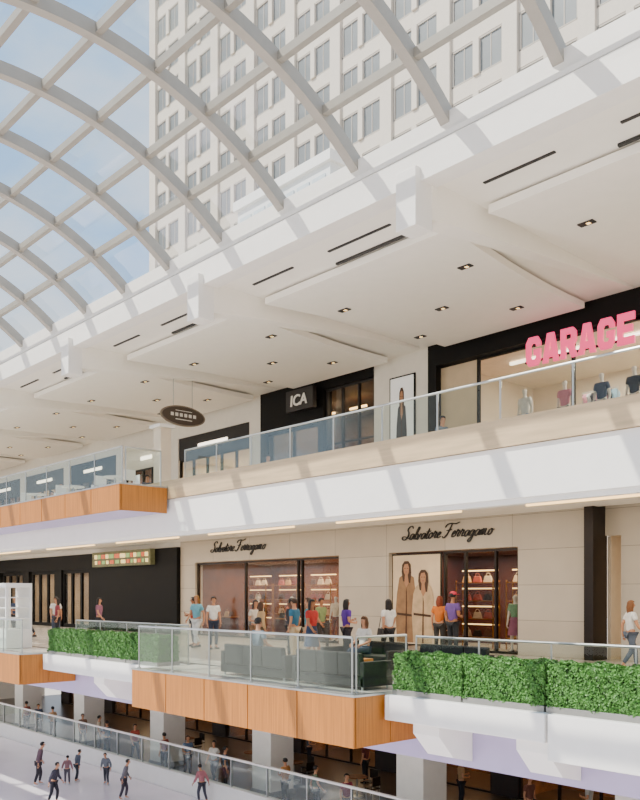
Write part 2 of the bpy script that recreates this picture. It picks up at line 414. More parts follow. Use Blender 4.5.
# ================================================================= SOFAS
def sofa(s, v, L):
    e = empty('sofa', s, v, 0); x, y = -s, v
    b = MB(); b.wbox(x-L/2, x+L/2, y-.4, y+.4, .06, .24); b.obj('base', SOFA, e, bevel=.02)
    n = round(L/.75)
    for i in range(n):
        x0 = x-L/2+.12+(L-.24)*i/n; x1 = x-L/2+.12+(L-.24)*(i+1)/n
        b = MB(); b.wbox(x0+.01, x1-.01, y-.2, y+.4, .25, .41); b.obj('seat_cushion', SOFA, e, bevel=.03)
        b = MB(); b.quadbox([(x0+.01, y-.38, .25), (x1-.01, y-.38, .25), (x1-.01, y-.2, .25), (x0+.01, y-.2, .25), (x0+.01, y-.4, .7), (x1-.01, y-.4, .7), (x1-.01, y-.28, .7), (x0+.01, y-.28, .7)]); b.obj('backrest', SOFA, e, bevel=.03)
    for sx in (-1, 1):
        b = MB(); b.wbox(x+sx*(L/2-.06)-.055, x+sx*(L/2-.06)+.055, y-.4, y+.4, .06, .54); b.obj('armrest', SOFA, e, bevel=.025)
        for sy in (-.34, .34):
            b = MB(); b.tube([(x+sx*(L/2-.1), y+sy, 0), (x+sx*(L/2-.1), y+sy, .07)], .025); b.obj('foot', CHROME, e)
    return tag(e, 'long dark grey leather sofa with its back to the glass', 'sofa', 'terrace sofas')
sofa(12.3, 11.7, 2.1); sofa(14.7, 11.7, 2.3)
e = empty('coffee_table', 13.5, 12.9, 0)
b = MB(); b.wbox(-14.1, -12.9, 12.8, 13.25, .36, .42); b.obj('table_top', WOOD, e, bevel=.01)
for dx in (-14.03, -12.97):
    for dy in (12.86, 13.19):
        b = MB(); b.tube([(dx, dy, 0), (dx, dy, .36)], .02); b.obj('leg', CHROME, e)
tag(e, 'low wood-topped table beside the grey sofas', 'table')
def sofa_facing(s, v, L):
    o = sofa(s, v, L); o.rotation_euler[2] = math.pi; o['label'] = 'dark grey leather sofa facing the glass railing'; return o
sofa_facing(14.2, 14.3, 2.3); sofa_facing(11.8, 14.3, 2.1)

# ================================================================= COLUMNS L1
col = empty('column', 17.4, 20, -5.6)
b = MB(); b.box(16.85, 17.95, 19.45, 20.55, -5.6, -1.3); b.obj('shaft', WHITE2, col, bevel=.02)
b = MB(); b.box(16.8, 18.0, 19.4, 20.6, -5.6, -5.4); b.obj('plinth', GREYMETAL, col)
tag(col, 'broad square white column behind the rink barrier', 'column', 'square columns of the rink level')
for i in (-2, -1, 1, 2, 3, 4, 5): copy_thing(col, ds=7.3*i)

# ================================================================= RINK BARRIER
e = empty('rink_barrier', 30, 17.6, -5.6)
b = MB(); b.box(12, 52, 17.5, 17.66, -5.6, -4.95); b.obj('kickboard', WHITE, e)
b = MB(); b.box(12, 52, 17.46, 17.70, -4.95, -4.88); b.obj('ledge', WHITE, e)
for i in range(20):
    b = MB(); b.box(12+i*2+.03, 14+i*2-.03, 17.57, 17.59, -4.88, -3.92); b.obj('glass_panel', GLASS, e)
for i in range(21):
    b = MB(); b.box(12+i*2-.025, 12+i*2+.025, 17.55, 17.61, -4.88, -3.9); b.obj('post', CHROME, e)
b = MB(); b.box(12, 52, 17.53, 17.63, -3.92, -3.86); b.obj('top_rail', WHITE, e)
tag(e, 'white skating rink barrier with glass panels', 'barrier')

# ================================================================= WALLS level 2 (v=21.5)
WV = 21.5
b = MB()
b.box(12.5, 14.9, WV, WV+.4, 0, 4.3); b.box(20.2, 22.7, WV, WV+.4, 0, 4.3); b.box(32.1, 33.3, WV, WV+.4, 0, 4.3)
b.box(14.9, 20.2, WV, WV+.4, 3.25, 4.3); b.box(22.7, 32.1, WV, WV+.4, 3.25, 4.3)
struct(b.obj('wall_back', TRAV), 'pale travertine shop wall with bronze-framed openings', 'wall')
def room(s0, s1, z0, z1, depth, m, e_light, colr=(1, .76, .5), vf=WV+.4):
    b = MB(); b.box(s0, s1, vf+depth, vf+depth+.1, z0, z1); b.box(s0-.1, s0, vf, vf+depth, z0, z1); b.box(s1, s1+.1, vf, vf+depth, z0, z1)
    struct(b.obj('wall_interior', m), 'inner wall of a shop behind its glass front', 'wall')
    struct(B('ceiling', s0, s1, vf, vf+depth, z1, z1+.1, m), 'ceiling inside a shop', 'ceiling')
    if e_light: area('shop_light', (s0+s1)/2, vf+depth/2, z1-.06, (s1-s0)*.8, depth*.5, e_light, colr)
def shopfront(s0, s1, z0, z1, divs, frame, label, t=.07, v=WV+.1, transom=None):
    e = empty('shopfront', (s0+s1)/2, v, z0)
    b = MB(); b.box(s0, s1, v, v+.12, z1-t, z1); b.box(s0, s1, v, v+.12, z0, z0+t)
    xs = [s0+(s1-s0)*d for d in divs]
    for x in [s0+t/2]+xs+[s1-t/2]: b.box(x-t/2, x+t/2, v, v+.12, z0+t, z1-t)
    if transom: b.box(s0+t, s1-t, v+.02, v+.1, transom, transom+t*.8)
    b.obj('frame', frame, e)
    allx = [s0]+xs+[s1]
    for i in range(len(allx)-1):
        q = MB(); q.box(allx[i]+t/2, allx[i+1]-t/2, v+.05, v+.062, z0+t, z1-t); q.obj('glass_pane', SHOPGL, e)
    return tag(e, label, 'shopfront')
room(22.7, 32.1, 0, 3.25, 4, WARMW, 420)
room(14.9, 20.2, 0, 3.25, 4, REDW, 280)
shopfront(22.72, 32.08, 0, 3.22, (.235, .26, .62), DARK, 'bronze-framed glazed boutique front in travertine wall')
shopfront(14.92, 17.85, 0, 3.22, (.3, .7), DARK, 'bronze-framed glazed boutique entrance in travertine wall')
def poster(s0, s1, v, z0, z1, bg, label, frame=DARK, seed=1):
    e = empty('advertising_poster', (s0+s1)/2, v, z0)
    b = MB(); b.box(s0, s1, v, v+.05, z0, z1); b.obj('backing', frame, e)
    b = MB(); b.box(s0+.05, s1-.05, v-.01, v, z0+.05, z1-.05); b.obj('print', bg, e)
    W = s1-s0; H = z1-z0
    sk = mat('poster_skin', '#b98662', .6); dk = mat('poster_hair', '#4a2f1e', .6); ft = mat('poster_feature', '#54301f', .6)
    drs = [mat('poster_coat', '#9a7450', .6, var=.25), mat('poster_blouse', '#cdb08a', .6, var=.2)] if seed == 1 else [mat('poster_grey', '#3b3b40', .6)]
    def poly(pts, m, nm, k):
        b = MB(); b.prism([(-(s1-W*px), v-.012-k*.004, z0+H*pz) for px, pz in pts], (0, .003, 0)); b.obj(nm, m, e)
    for n_, (cx, hy) in enumerate(((.31, .08), (.66, -.02)) if seed == 1 else ((.5, .05),)):
        k = n_*6
        poly([(cx-.20, .03), (cx-.23, .35), (cx-.20, .56), (cx-.15, .66+hy), (cx-.05, .70+hy), (cx+.05, .70+hy), (cx+.15, .66+hy), (cx+.20, .52), (cx+.22, .3), (cx+.17, .03)], drs[n_], 'coat_shape', 1+k)
        poly([(cx-.07, .62+hy), (cx-.10, .72+hy), (cx-.09, .80+hy), (cx-.04, .84+hy), (cx+.04, .84+hy), (cx+.09, .80+hy), (cx+.10, .71+hy), (cx+.08, .6+hy)], dk, 'hair_shape', 2+k)
        poly([(cx-.04, .6+hy), (cx-.028, .69+hy), (cx-.05, .715+hy), (cx-.06, .765+hy), (cx-.035, .805+hy), (cx+.03, .81+hy), (cx+.055, .77+hy), (cx+.048, .715+hy), (cx+.028, .69+hy), (cx+.05, .6+hy), (cx, .55+hy)], sk, 'face_shape', 3+k)
        poly([(cx-.04, .758+hy), (cx-.012, .758+hy), (cx-.012, .764+hy), (cx-.04, .764+hy)], ft, 'eye_shape', 4+k); poly([(cx+.012, .758+hy), (cx+.04, .758+hy), (cx+.04, .764+hy), (cx+.012, .764+hy)], ft, 'eye_shape', 4+k)
        poly([(cx-.018, .718+hy), (cx+.018, .718+hy), (cx+.01, .725+hy), (cx-.01, .725+hy)], LIP, 'mouth_shape', 4+k)
        poly([(cx-.19, .33), (cx+.17, .31), (cx+.17, .335), (cx-.19, .355)], dk, 'belt_shape', 4+k)
        poly([(cx-.02, .03), (cx+.01, .03), (cx+.012, .5+hy), (cx-.002, .55+hy)], ft, 'lapel_shape', 4+k)
    return tag(e, label, 'poster')
poster(17.95, 20.15, WV+.12, .1, 3.2, mat('poster_sand', '#dcc4a2', .5, var=.15, scale=1, emit=.15), 'tall sand-coloured fashion poster of two women in bronze frame')
b = MB(); b.box(12.22, 12.5, WV-.35, WV+.4, 0, 4.3); struct(b.obj('trim_6', DARK), 'dark bronze pier between two shops', 'pier')
b = MB(); b.box(SMIN, 12.22, WV+.3, WV+.6, 3.45, 4.3); b.box(10.9, 11.75, WV+.3, WV+.6, 0, 3.45); struct(b.obj('wall_back', TRAV), 'pale stone shop wall beside the dark pier', 'wall')
room(SMIN, 12.22, 0, 3.45, 4, CREAM, 180, vf=WV+.6)
shopfront(SMIN, 10.88, 0, 3.43, (.15, .3, .45, .6, .75, .9), DARK, 'dark-framed glazed shopfront beside the bronze pier', v=WV+.4)
b = MB(); b.box(33.3, 41.2, WV-.2, WV+.3, 0, 4.0); struct(b.obj('wall_back', BLACK), 'black panelled shop wall', 'wall')
struct(B('wall_back', 33.3, SMAX, WV, WV+.3, 4.0, 4.3, WHITE2), 'pale strip of wall above dark shops', 'wall')
b = MB(); b.box(41.2, SMAX, WV-.1, WV+.3, 3.2, 4.0)
for x in (41.2, 45.4, 49.8, 54.2, 58.6): b.box(x, x+.9, WV-.1, WV+.3, 0, 3.2)
struct(b.obj('wall_back', BLACK), 'black shop wall with bright display windows', 'wall')
for x in (42.1, 46.3, 50.7, 55.1):
    shopfront(x, x+3.3, 0, 3.2, (.33, .66), BLACK, 'black-framed display window in black wall', v=WV, t=.2)
room(42, SMAX-.1, 0, 3.2, 3, mat('taupe_wall', '#a58c6e', .6, var=.3, scale=1), 300, (1, .85, .66), vf=WV+.3)
e = empty('lit_menu_sign', 38.5, WV-.45, 3.25)
b = MB(); b.box(35.2, 41.0, WV-.45, WV-.2, 3.25, 4.0); b.obj('sign_box', mat('sign_olive', '#6b6a48', .5, var=.3, scale=6, emit=.15), e)
SA = [mat('sign_amber', '#f0d08a', .5, emit=1.6, var=.2, scale=9), mat('sign_red', '#d0603c', .5, emit=.9, var=.2), mat('sign_green', '#8fb06a', .5, emit=.8, var=.2)]
xx = 35.4; r_ = random.Random(4); i = 0
while xx < 40.6:
    w_ = r_.uniform(.2, .55)
    b = MB(); b.box(xx, min(xx+w_, 40.8), WV-.47, WV-.45, 3.66, 3.86); b.obj('lit_mark', SA[i % 3], e)
    b = MB(); b.box(xx, min(xx+w_*.8, 40.8), WV-.47, WV-.45, 3.38, 3.55); b.obj('lit_mark', SA[(i*2) % 3], e); xx += w_+.08; i += 1
tag(e, 'olive sign box with small glowing amber and red marks', 'sign')

# ---- handwritten script signs
GL = {
 'a': (.9, [[(.75, .85), (.45, 1), (.12, .65), (.15, .12), (.45, .05), (.72, .6), (.78, .95), (.72, .3), (.85, .08), (1.0, .2)]]),
 'l': (.5, [[(0, .2), (.35, 1.1), (.5, 1.9), (.35, 2.05), (.2, 1.3), (.2, .3), (.35, .03), (.6, .2)]]),
 'v': (.8, [[(-.05, .8), (.1, .9), (.2, .1), (.32, .05), (.6, .9), (.85, .8)]]),
 't': (.55, [[(.1, .3), (.35, 1.7), (.2, .3), (.35, .03), (.6, .2)], [(-.1, 1.15), (.35, 1.2), (.75, 1.3)]]),
 'o': (.85, [[(.5, 1), (.15, .75), (.12, .2), (.4, .03), (.68, .4), (.6, .9), (.45, .98), (.7, .8), (.95, .85)]]),
 'r': (.78, [[(0, .25), (.18, 1.2), (.26, .98), (.55, .98), (.42, .35), (.5, .05), (.85, .22)]]),
 'e': (.7, [[(.05, .4), (.4, .55), (.55, .85), (.35, 1), (.1, .6), (.15, .1), (.4, .03), (.75, .25)]]),
 'g': (.9, [[(.75, .85), (.45, 1), (.12, .65), (.15, .15), (.45, .1), (.75, .9), (.65, -.4), (.4, -.95), (.1, -.7), (.4, -.2), (1.0, .25)]]),
 'm': (1.3, [[(0, .2), (.15, 1), (.15, .05), (.3, .8), (.5, 1), (.5, .05), (.65, .8), (.88, 1), (.86, .25), (1.0, .03), (1.25, .2)]]),
 'S': (1.3, [[(1.45, 1.9), (1.15, 2.35), (.65, 2.2), (.5, 1.7), (.85, 1.2), (.9, .5), (.5, .02), (-.05, .15), (-.1, .55), (.4, .55), (1.2, .2)]]),
 'F': (1.3, [[(.75, 2.2), (.6, 1.2), (.35, .3), (-.05, -.05), (-.35, .25)], [(-.3, 1.7), (-.1, 2.15), (.6, 2.3), (1.4, 2.2), (2.0, 2.45)], [(.1, 1.15), (.6, 1.2), (1.0, 1.3)]]),
 ' ': (.7, [])}
def cat(pts, n=5):
    p = [pts[0]]+pts+[pts[-1]]; out = []
    for i in range(1, len(p)-2):
        for j in range(n):
            t = j/n
            out.append(tuple(.5*((2*p[i][k])+(-p[i-1][k]+p[i+1][k])*t+(2*p[i-1][k]-5*p[i][k]+4*p[i+1][k]-p[i+2][k])*t*t+(-p[i-1][k]+3*p[i][k]-3*p[i+1][k]+p[i+2][k])*t**3) for k in (0, 1)))
    out.append(pts[-1]); return out
def script_sign(body, s_left, v, z0, width):
    W = sum(GL[ch][0] for ch in body)+.9; u = width/W; b = MB(); cx = .3; X0 = -s_left
    for ch in body:
        for st in GL[ch][1]:
            pp = cat(st); k = len(pp)
            w = [u*(.045+.045*math.sin(math.pi*i/(k-1))) for i in range(k)]
            b.ribbon([(X0+(cx+q[0]+q[1]*.38)*u, v, z0+q[1]*u*.85) for q in pp], w, (0, 1, 0), .02)
        cx += GL[ch][0]
    o = b.obj('boutique_sign', SIGNBLK); return tag(o, 'black handwritten script lettering on travertine wall', 'shop sign', 'script shop signs')
script_sign('Salvatore Ferragamo', 30.9, WV-.03, 3.66, 4.0)
script_sign('Salvatore Ferragamo', 19.6, WV-.03, 3.66, 3.9)

def shelf_unit(s, v, z, w=1.6, h=2.3, m=GOLD, nsh=4, label='gold-framed display shelf inside the boutique'):
    e = empty('display_shelf', s, v, z); x = -s
    b = MB()
    for dx in (-w/2, w/2-.04):
        for dy in (-.2, .16): b.wbox(x+dx, x+dx+.04, v+dy, v+dy+.04, z, z+h)
    b.obj('frame', m, e)
    for i in range(nsh):
        zz = z+.35+i*(h-.45)/(nsh-1)-.0
        b = MB(); b.wbox(x-w/2, x+w/2, v-.2, v+.2, zz, zz+.03); b.obj('shelf', m, e)
        b = MB(); b.wbox(x-w/2+.04, x+w/2-.04, v+.12, v+.16, zz+.42, zz+.46); b.obj('light_strip', LAMPW, e)
    return tag(e, label, 'shelf', 'boutique display shelves')
bagcols = ['#7a2b22', '#c69a62', '#2a2422', '#d8c3a5', '#a64b3a', '#5a3a28']
bagm = [mat('bag_leather_%d' % i, h, .4, var=.1) for i, h in enumerate(bagcols)]
bp = None
def bag(s, v, z, m):
    global bp
    if bp is None:
        e = empty('handbag', s, v, z); x = -s
        b = MB(); b.quadbox([(x-.17, v-.07, z), (x+.17, v-.07, z), (x+.17, v+.07, z), (x-.17, v+.07, z), (x-.12, v-.035, z+.22), (x+.12, v-.035, z+.22), (x+.12, v+.035, z+.22), (x-.12, v+.035, z+.22)])
        b.obj('bag_body', m, e, bevel=.015)
        b = MB(); b.tube([(x+.09*math.cos(t), v, z+.21+.11*math.sin(t)) for t in [math.pi*i/8 for i in range(9)]], .009, 6); b.obj('handle', m, e)
        tag(e, 'small structured leather handbag on a display shelf', 'handbag', 'handbags on boutique shelves'); bp = e; return e
    n = bp.copy(); COL.objects.link(n); n.location = (-s, v, z)
    for ch in bp.children:
        k2 = ch.copy(); COL.objects.link(k2); k2.parent = n
        k2.material_slots[0].link = 'OBJECT'; k2.material_slots[0].material = m
    return n
rb = random.Random(3)
for s in (23.9, 26.0, 28.1, 30.2, 15.9, 18.0):
    vv = 23.6
    shelf_unit(s, vv, 0)
    for i in range(4):
        for dx in (-.45, 0, .45):
            bag(s+dx, vv, .38+i*.6167, rb.choice(bagm))
for s in (25.0, 27.1, 29.2, 31.0):
    e = empty('display_plinth', s, 22.6, 0)
    b = MB(); b.box(s-.35, s+.35, 22.35, 22.85, 0, .8); b.obj('body', REDW, e, bevel=.01)
    b = MB(); b.box(s-.37, s+.37, 22.33, 22.87, .8, .84); b.obj('top', GOLD, e)
    tag(e, 'dark red display plinth with a gold top', 'display stand', 'boutique plinths')
    bag(s-.18, 22.6, .84, rb.choice(bagm)); bag(s+.18, 22.6, .84, rb.choice(bagm))

ls = B('linear_light', 8, 13.2, 19.4, 19.5, 4.18, 4.235, LAMPW); tag(ls, 'slim warm linear ceiling light', 'ceiling light', 'linear ceiling lights')
for i in range(1, 6): copy_thing(ls, ds=7.43*i)
for i in range(6): area('walkway_light', 8+9*i, 17.2, 4.15, 7, 2.5, 240, (1, .9, .78))

# ================================================================= LEVEL 3 wall
b = MB(); b.box(18.3, 20.9, WV, WV+.4, 4.8, 9.95)
struct(b.obj('wall_back', WHITE2), 'white shop pier carrying a framed poster', 'wall')
poster(18.95, 20.1, WV-.06, 5.5, 9.25, mat('poster_white', '#f1f1ef', .5, emit=.25, var=.03), 'tall backlit fashion poster on white pier', BLACK, seed=2)
b = MB(); b.box(SMIN, 18.3, WV-.15, WV+.4, 9.25, 9.95); b.box(17.95, 18.3, WV-.15, WV+.4, 4.8, 9.25)
struct(b.obj('wall_back', BLACK), 'black portal frame of clothing shop', 'wall')
room(SMIN, 17.95, 4.8, 9.4, 5, CREAM, 1300, (1, .9, .82))
for i in range(7):
    lb = B('track_light', 4.5+i*1.8, 5.6+i*1.8, 23.2, 23.3, 9.3, 9.38, LAMPC); tag(lb, 'short glowing white track light in clothing shop', 'ceiling light', 'clothing shop track lights')
b = MB(); b.box(16.5, 17.95, WV+.1, WV+.3, 4.8, 9.2); struct(b.obj('wall_back', mat('tan_panel', '#cdb696', .5)), 'tan panel inside black shop portal', 'wall')
shopfront(SMIN, 16.5, 4.8, 9.25, (.14, .28, .42, .56, .7, .85), BLACK, 'tall glazed clothing shop front in black portal', v=WV+.1)
BL = {
 'G': [[(.2, 0), (.8, 0), (1, .2), (1, .56), (.54, .56), (.54, .36), (.7, .36), (.7, .28), (.62, .22), (.4, .22), (.32, .3), (.32, .7), (.4, .78), (.62, .78), (.7, .72), (.7, .66), (1, .66), (1, .8), (.8, 1), (.2, 1), (0, .8), (0, .2)]],
 'A': [[(-.04, 0), (.3, 0), (.51, .74), (.51, 1), (.28, 1)], [(.49, .74), (.7, 0), (1.04, 0), (.72, 1), (.49, 1)], [(.28, .18), (.72, .18), (.66, .4), (.34, .4)]],
 'R': [[(0, 0), (.32, 0), (.32, 1), (0, 1)], [(.3, 1), (.8, 1), (1, .86), (1, .55), (.85, .4), (.3, .4), (.3, .6), (.6, .6), (.68, .65), (.68, .75), (.6, .8), (.3, .8)], [(.4, .42), (.82, .45), (1.06, 0), (.7, 0)]],
 'E': [[(0, 0), (1, 0), (1, .24), (.33, .24), (.33, .39), (.88, .39), (.88, .61), (.33, .61), (.33, .76), (1, .76), (1, 1), (0, 1)]]}
e = empty('shop_sign', 12.8, WV-.24, 8.3)
X = -14.42; LW = .49; LH = .84; z0 = 8.47
for ch in 'GARAGE':
    b = MB()
    for i, pl in enumerate(BL[ch]): b.prism([(X+px*LW, WV-.30+i*.002, z0+pz*LH) for px, pz in pl], (0, .07, 0))
    b.obj('letter', PINK, e); X += LW+.085
b = MB(); b.box(11.1, 14.5, WV-.22, WV-.16, 9.1, 9.16); b.box(11.1, 14.5, WV-.22, WV-.16, 8.6, 8.66); b.obj('mounting_bar', BLACK, e)
tag(e, 'chunky glowing pink capital letters over clothing shop', 'shop sign')
b = MB(); b.box(23.5, 27.3, WV-.05, WV+.4, 8.3, 9.95); b.box(23.5, 23.8, WV-.05, WV+.4, 4.8, 8.3); b.box(27.0, 27.3, WV-.05, WV+.4, 4.8, 8.3); b.box(20.9, 23.5, WV-.05, WV+.4, 9.5, 9.95)
struct(b.obj('wall_back', BLACK), 'black shop portal on the upper level', 'wall')
BRI = mat('brown_interior', '#4a3424', .6, var=.3)
room(20.95, 26.95, 4.8, 9.5, 4, BRI, 420)
shopfront(23.8, 27.0, 4.8, 8.3, (.5,), BLACK, 'dark glazed shopfront in black portal')
shopfront(20.95, 23.5, 4.8, 9.5, (.33, .66), DGREY, 'tall glazed shop window beside black portal', transom=7.4)
for i in range(3):
    lb = B('pendant_strip', 21.4+i*1.8, 22.3+i*1.8, 23.4, 23.48, 9.1, 9.18, LAMPW); tag(lb, 'short warm strip lamp inside the dark shop', 'ceiling light', 'dark shop strip lamps')
e = empty('projecting_sign', 24.4, WV-.4, 8.8)
b = MB(); b.box(23.65, 25.2, WV-.45, WV-.25, 8.82, 9.62); b.obj('sign_panel', mat('sign_dark', '#262222', .4), e, bevel=.01)
textmesh('ICA', 'sign_letters', 24.9, .95, WV-.47, 9.0, .42, .03, WHITE, e, shear=.1, offset=.02)
b = MB(); b.box(23.75, 23.8, WV-.25, WV-.05, 9.2, 9.25); b.box(25.05, 25.1, WV-.25, WV-.05, 9.2, 9.25); b.obj('wall_bracket', BLACK, e)
tag(e, 'black square sign panel with white letters', 'shop sign')
b = MB(); b.box(27.3, SMAX, WV, WV+.4, 9.0, 9.95)
xs = [27.3, 33.5, 38.5, 44.5, 50.5, 56.5]
for x in xs: b.box(x, x+.8, WV, WV+.4, 4.8, 9.0)
struct(b.obj('wall_back', WHITE2), 'white upper level wall with shop openings', 'wall')
for i, x in enumerate(xs[:-1]):
    b = MB(); b.box(x+.8, xs[i+1], WV+.06, WV+.3, 8.0, 9.0); struct(b.obj('wall_back', [DGREY, WHITE2, BLACK, DARK, DGREY][i]), 'shop header band above glazing', 'wall')
    room(x+.8, xs[i+1], 4.8, 8.0, 3.5, [CREAM, WARMW, BRI][i % 3], 220)
    shopfront(x+.8, xs[i+1], 4.8, 8.0, (.2, .4, .6, .8), [BLACK, DGREY][i % 2], 'glazed upper level shopfront with slim frame')
    lb = B('header_light', x+2.4, xs[i+1]-1.6, WV+.01, WV+.05, 8.42, 8.58, LAMPC); tag(lb, 'slim glowing white light bar on shop header', 'light', 'header light bars')
e = empty('hanging_oval_sign', 26.2, 17.0, 7.9)
b = MB(); ell = [(-26.2, 17+.95*math.cos(t), 8.28+.37*math.sin(t)) for t in [2*math.pi*i/32 for i in range(32)]]; b.prism(ell, (.06, 0, 0)); b.obj('rim', mat('oval_rim', '#8d8172', .4, .4), e)
b = MB(); ell = [(-26.14, 17+.88*math.cos(t), 8.28+.32*math.sin(t)) for t in [2*math.pi*i/32 for i in range(32)]]; b.prism(ell, (.02, 0, 0)); b.obj('face', mat('oval_brown', '#4c4037', .4), e)
b = MB()
for i in range(6): b.box(26.1, 26.11, 16.45+i*.19, 16.57+i*.19, 8.24, 8.36)
b.box(26.1, 26.11, 16.65, 17.35, 8.12, 8.15); b.box(26.1, 26.11, 16.65, 17.35, 8.44, 8.46); b.obj('pale_marks', WHITE2, e)
for y in (16.6, 17.4):
    b = MB(); b.tube([(-26.17, y, 8.55), (-26.17, y, 9.9)], .012); b.obj('hanger_rod', CHROME, e)
tag(e, 'grey-brown oval sign with pale marks hanging on rods', 'hanging sign')
e = empty('kiosk_pylon', 24.3, 15, 4.8)
b = MB(); b.box(24.1, 24.55, 14.8, 15.2, 4.8, 7.3); b.obj('shaft', CREAM, e, bevel=.01)
b = MB(); b.box(24.0, 24.65, 14.7, 15.3, 7.3, 7.4); b.obj('cap', WHITE, e)
tag(e, 'cream freestanding kiosk pylon on upper walkway', 'pylon')
def chair(s, v, z, rot, m):
    e = empty('cafe_chair', s, v, z); x = -s
    b = MB(); b.wbox(x-.2, x+.2, v-.2, v+.2, z+.43, z+.47); b.obj('seat', m, e, bevel=.012)
    b = MB(); b.wbox(x-.2, x+.2, v+.17, v+.2, z+.55, z+.88); b.obj('backrest', m, e, bevel=.012)
    for sx in (-.17, .17):
        for sy in (-.17, .17):
            b = MB(); b.tube([(x+sx, v+sy, z), (x+sx, v+sy, z+(.56 if sy > 0 else .43))], .014, 6); b.obj('leg', CHROME, e)
    tag(e, 'cafe chair with steel legs and moulded seat', 'chair', 'cafe chairs'); e.rotation_euler[2] = rot; return e
def table(s, v, z):
    e = empty('cafe_table', s, v, z); x = -s
    b = MB(); b.tube([(x, v, z+.72), (x, v, z+.75)], .38, 20); b.obj('table_top', WHITE, e)
    b = MB(); b.tube([(x, v, z+.03), (x, v, z+.72)], .03, 8); b.obj('pedestal', CHROME, e)
    b = MB(); b.tube([(x, v, z), (x, v, z+.03)], .24, 16); b.obj('foot_plate', CHROME, e)
    return tag(e, 'small round cafe table on a steel pedestal', 'table', 'cafe tables')
CH = chair(24.4, 13.9, 4.8, 0, WHITE); T0 = table(24.4, 13.3, 4.8)
def put(p, s, v, z, rot=0, m=None):
    n = copy_thing(p); n.location = (-s, v, z); n.rotation_euler = (0, 0, rot)
    if m:
        for ch in n.children:
            if ch.name.startswith(('seat', 'backrest', 'table_top')): ch.material_slots[0].link = 'OBJECT'; ch.material_slots[0].material = m
    return n
put(CH, 25.15, 13.3, 4.8, 1.57); put(CH, 23.65, 13.3, 4.8, -1.57)
for s in (27.5, 30.5): put(T0, s, 13.4, 4.8); put(CH, s, 14.0, 4.8, 0); put(CH, s+.75, 13.4, 4.8, 1.57)
rr = random.Random(5)
for s in (19.5, 22.2, 25.8, 28.6, 33.5, 36.2):
    tv = 21.6+rr.uniform(-.1, .5)
    put(T0, s, tv, -5.6, m=WARMW); put(CH, s, tv+.7, -5.6, 0, DARK); put(CH, s-.8, tv, -5.6, -1.57, DARK)

# ================================================================= LEVEL 1 shops
b = MB(); b.box(SMIN, SMAX, 26, 26.3, -2.6, -1.3)
for x in range(-6, 60, 6): b.box(x, x+1.2, 26, 26.3, -5.6, -2.6)
struct(b.obj('wall_back', mat('dark_brown_wall', '#2e2019', .5, var=.2)), 'dark brown rink level shop wall', 'wall')
BR = mat('amber_interior', '#6a4425', .6, var=.6, scale=2)
for i, x in enumerate(range(-6, 54, 6)):
    if x+6 < 6: continue
    room(x+1.2, x+6, -5.6, -2.6, 2.5, BR, 140, (1, .7, .4), vf=26.3)
    shopfront(x+1.2, x+6, -5.6, -2.6, (.33, .66), DARK, 'dark-framed shopfront glowing amber behind the rink', v=26.05)

# ================================================================= KIOSK
def cabinet(s, v, w, h, d):
    e = empty('display_cabinet', s, v, 0); x = -s
    b = MB(); b.wbox(x-w/2, x+w/2, v-d/2, v+d/2, 0.01, .65); b.obj('cabinet_base', WHITE, e, bevel=.01)
    b = MB()
    for sx in (-w/2, w/2-.07):
        for sy in (-d/2, d/2-.07): b.wbox(x+sx, x+sx+.07, v+sy, v+sy+.07, .65, h-.15)
    b.wbox(x-w/2, x+w/2, v-d/2, v+d/2, h-.15, h); b.obj('frame', WHITE, e)
    b = MB(); b.wbox(x-w/2+.07, x+w/2-.07, v+d/2-.05, v+d/2-.02, .65, h-.15); b.obj('back_panel', WHITE, e)
    for z in (1.0, 1.35, 1.7):
        b = MB(); b.wbox(x-w/2+.03, x+w/2-.03, v-d/2+.03, v+d/2-.05, z, z+.03); b.obj('shelf', WHITE, e)
    return tag(e, 'white open display cabinet with shelves on terrace', 'display cabinet', 'white display cabinets')
cabinet(28.6, 11.7, 1.2, 2.2, .9); cabinet(30.4, 11.7, 1.2, 2.2, .9)

# ================================================================= TOWER
e = empty('office_tower', 58, 64, 0)
b = MB(); b.box(8, 101, 60.9, 85, 0, 112)
PT = 7.2
cols = []; s = 96.6
while s > 12: cols.append(s); s -= PT
for x in cols+[cols[-1]-PT]: b.box(x+PT/2-.75, x+PT/2+.75, 60.2, 60.95, 0, 112)
z = 38.2
zs = []
while z < 90: zs.append(z); z += 4.7
for z in zs: b.box(8, 101, 60.5, 60.9, z-1.45, z-.05)
b.obj('tower_body', TOWER, e)
wp = None; nwin = 0
for x in cols:
    for z in zs:
        zr = z-1.8
        if zr < 38 or zr > 31.4*(x/60+.9055)+4: continue
        if wp is None:
            b = MB()
            for dx in (-2.6, .3):
                b.box(x+dx, x+dx+2.3, 60.6, 60.88, z, z+3.1, 0)
            b.box(x-2.8, x+2.8, 60.5, 60.62, z-.02, z+.1, 1); b.box(x-2.8, x+2.8, 60.5, 60.62, z+3.05, z+3.2, 1)
            b.box(x-2.8, x-2.6, 60.5, 60.62, z, z+3.1, 1); b.box(x-.32, x+.32, 60.3, 60.62, z, z+3.1, 2); b.box(x+2.6, x+2.8, 60.5, 60.62, z, z+3.1, 1)
            for dx in (-1.45, 1.45): b.box(x+dx-.05, x+dx+.05, 60.56, 60.6, z, z+3.1, 1)
            wp = b.obj('window', [TGLASS, TFRAME, TOWER], e); wl = wp.location.copy(); wx = x; wz = z
        else:
            k2 = wp.copy(); COL.objects.link(k2); k2.location = wl+Vector((-(x-wx), 0, z-wz))
        nwin += 1
tag(e, 'tall beige stone office tower with paired windows', 'building')
e = empty('low_roof_block', 55, 48, 0)
b = MB(); b.box(48.5, 60.5, 45, 52, 0, 35.6); b.obj('block_body', PALEB, e)
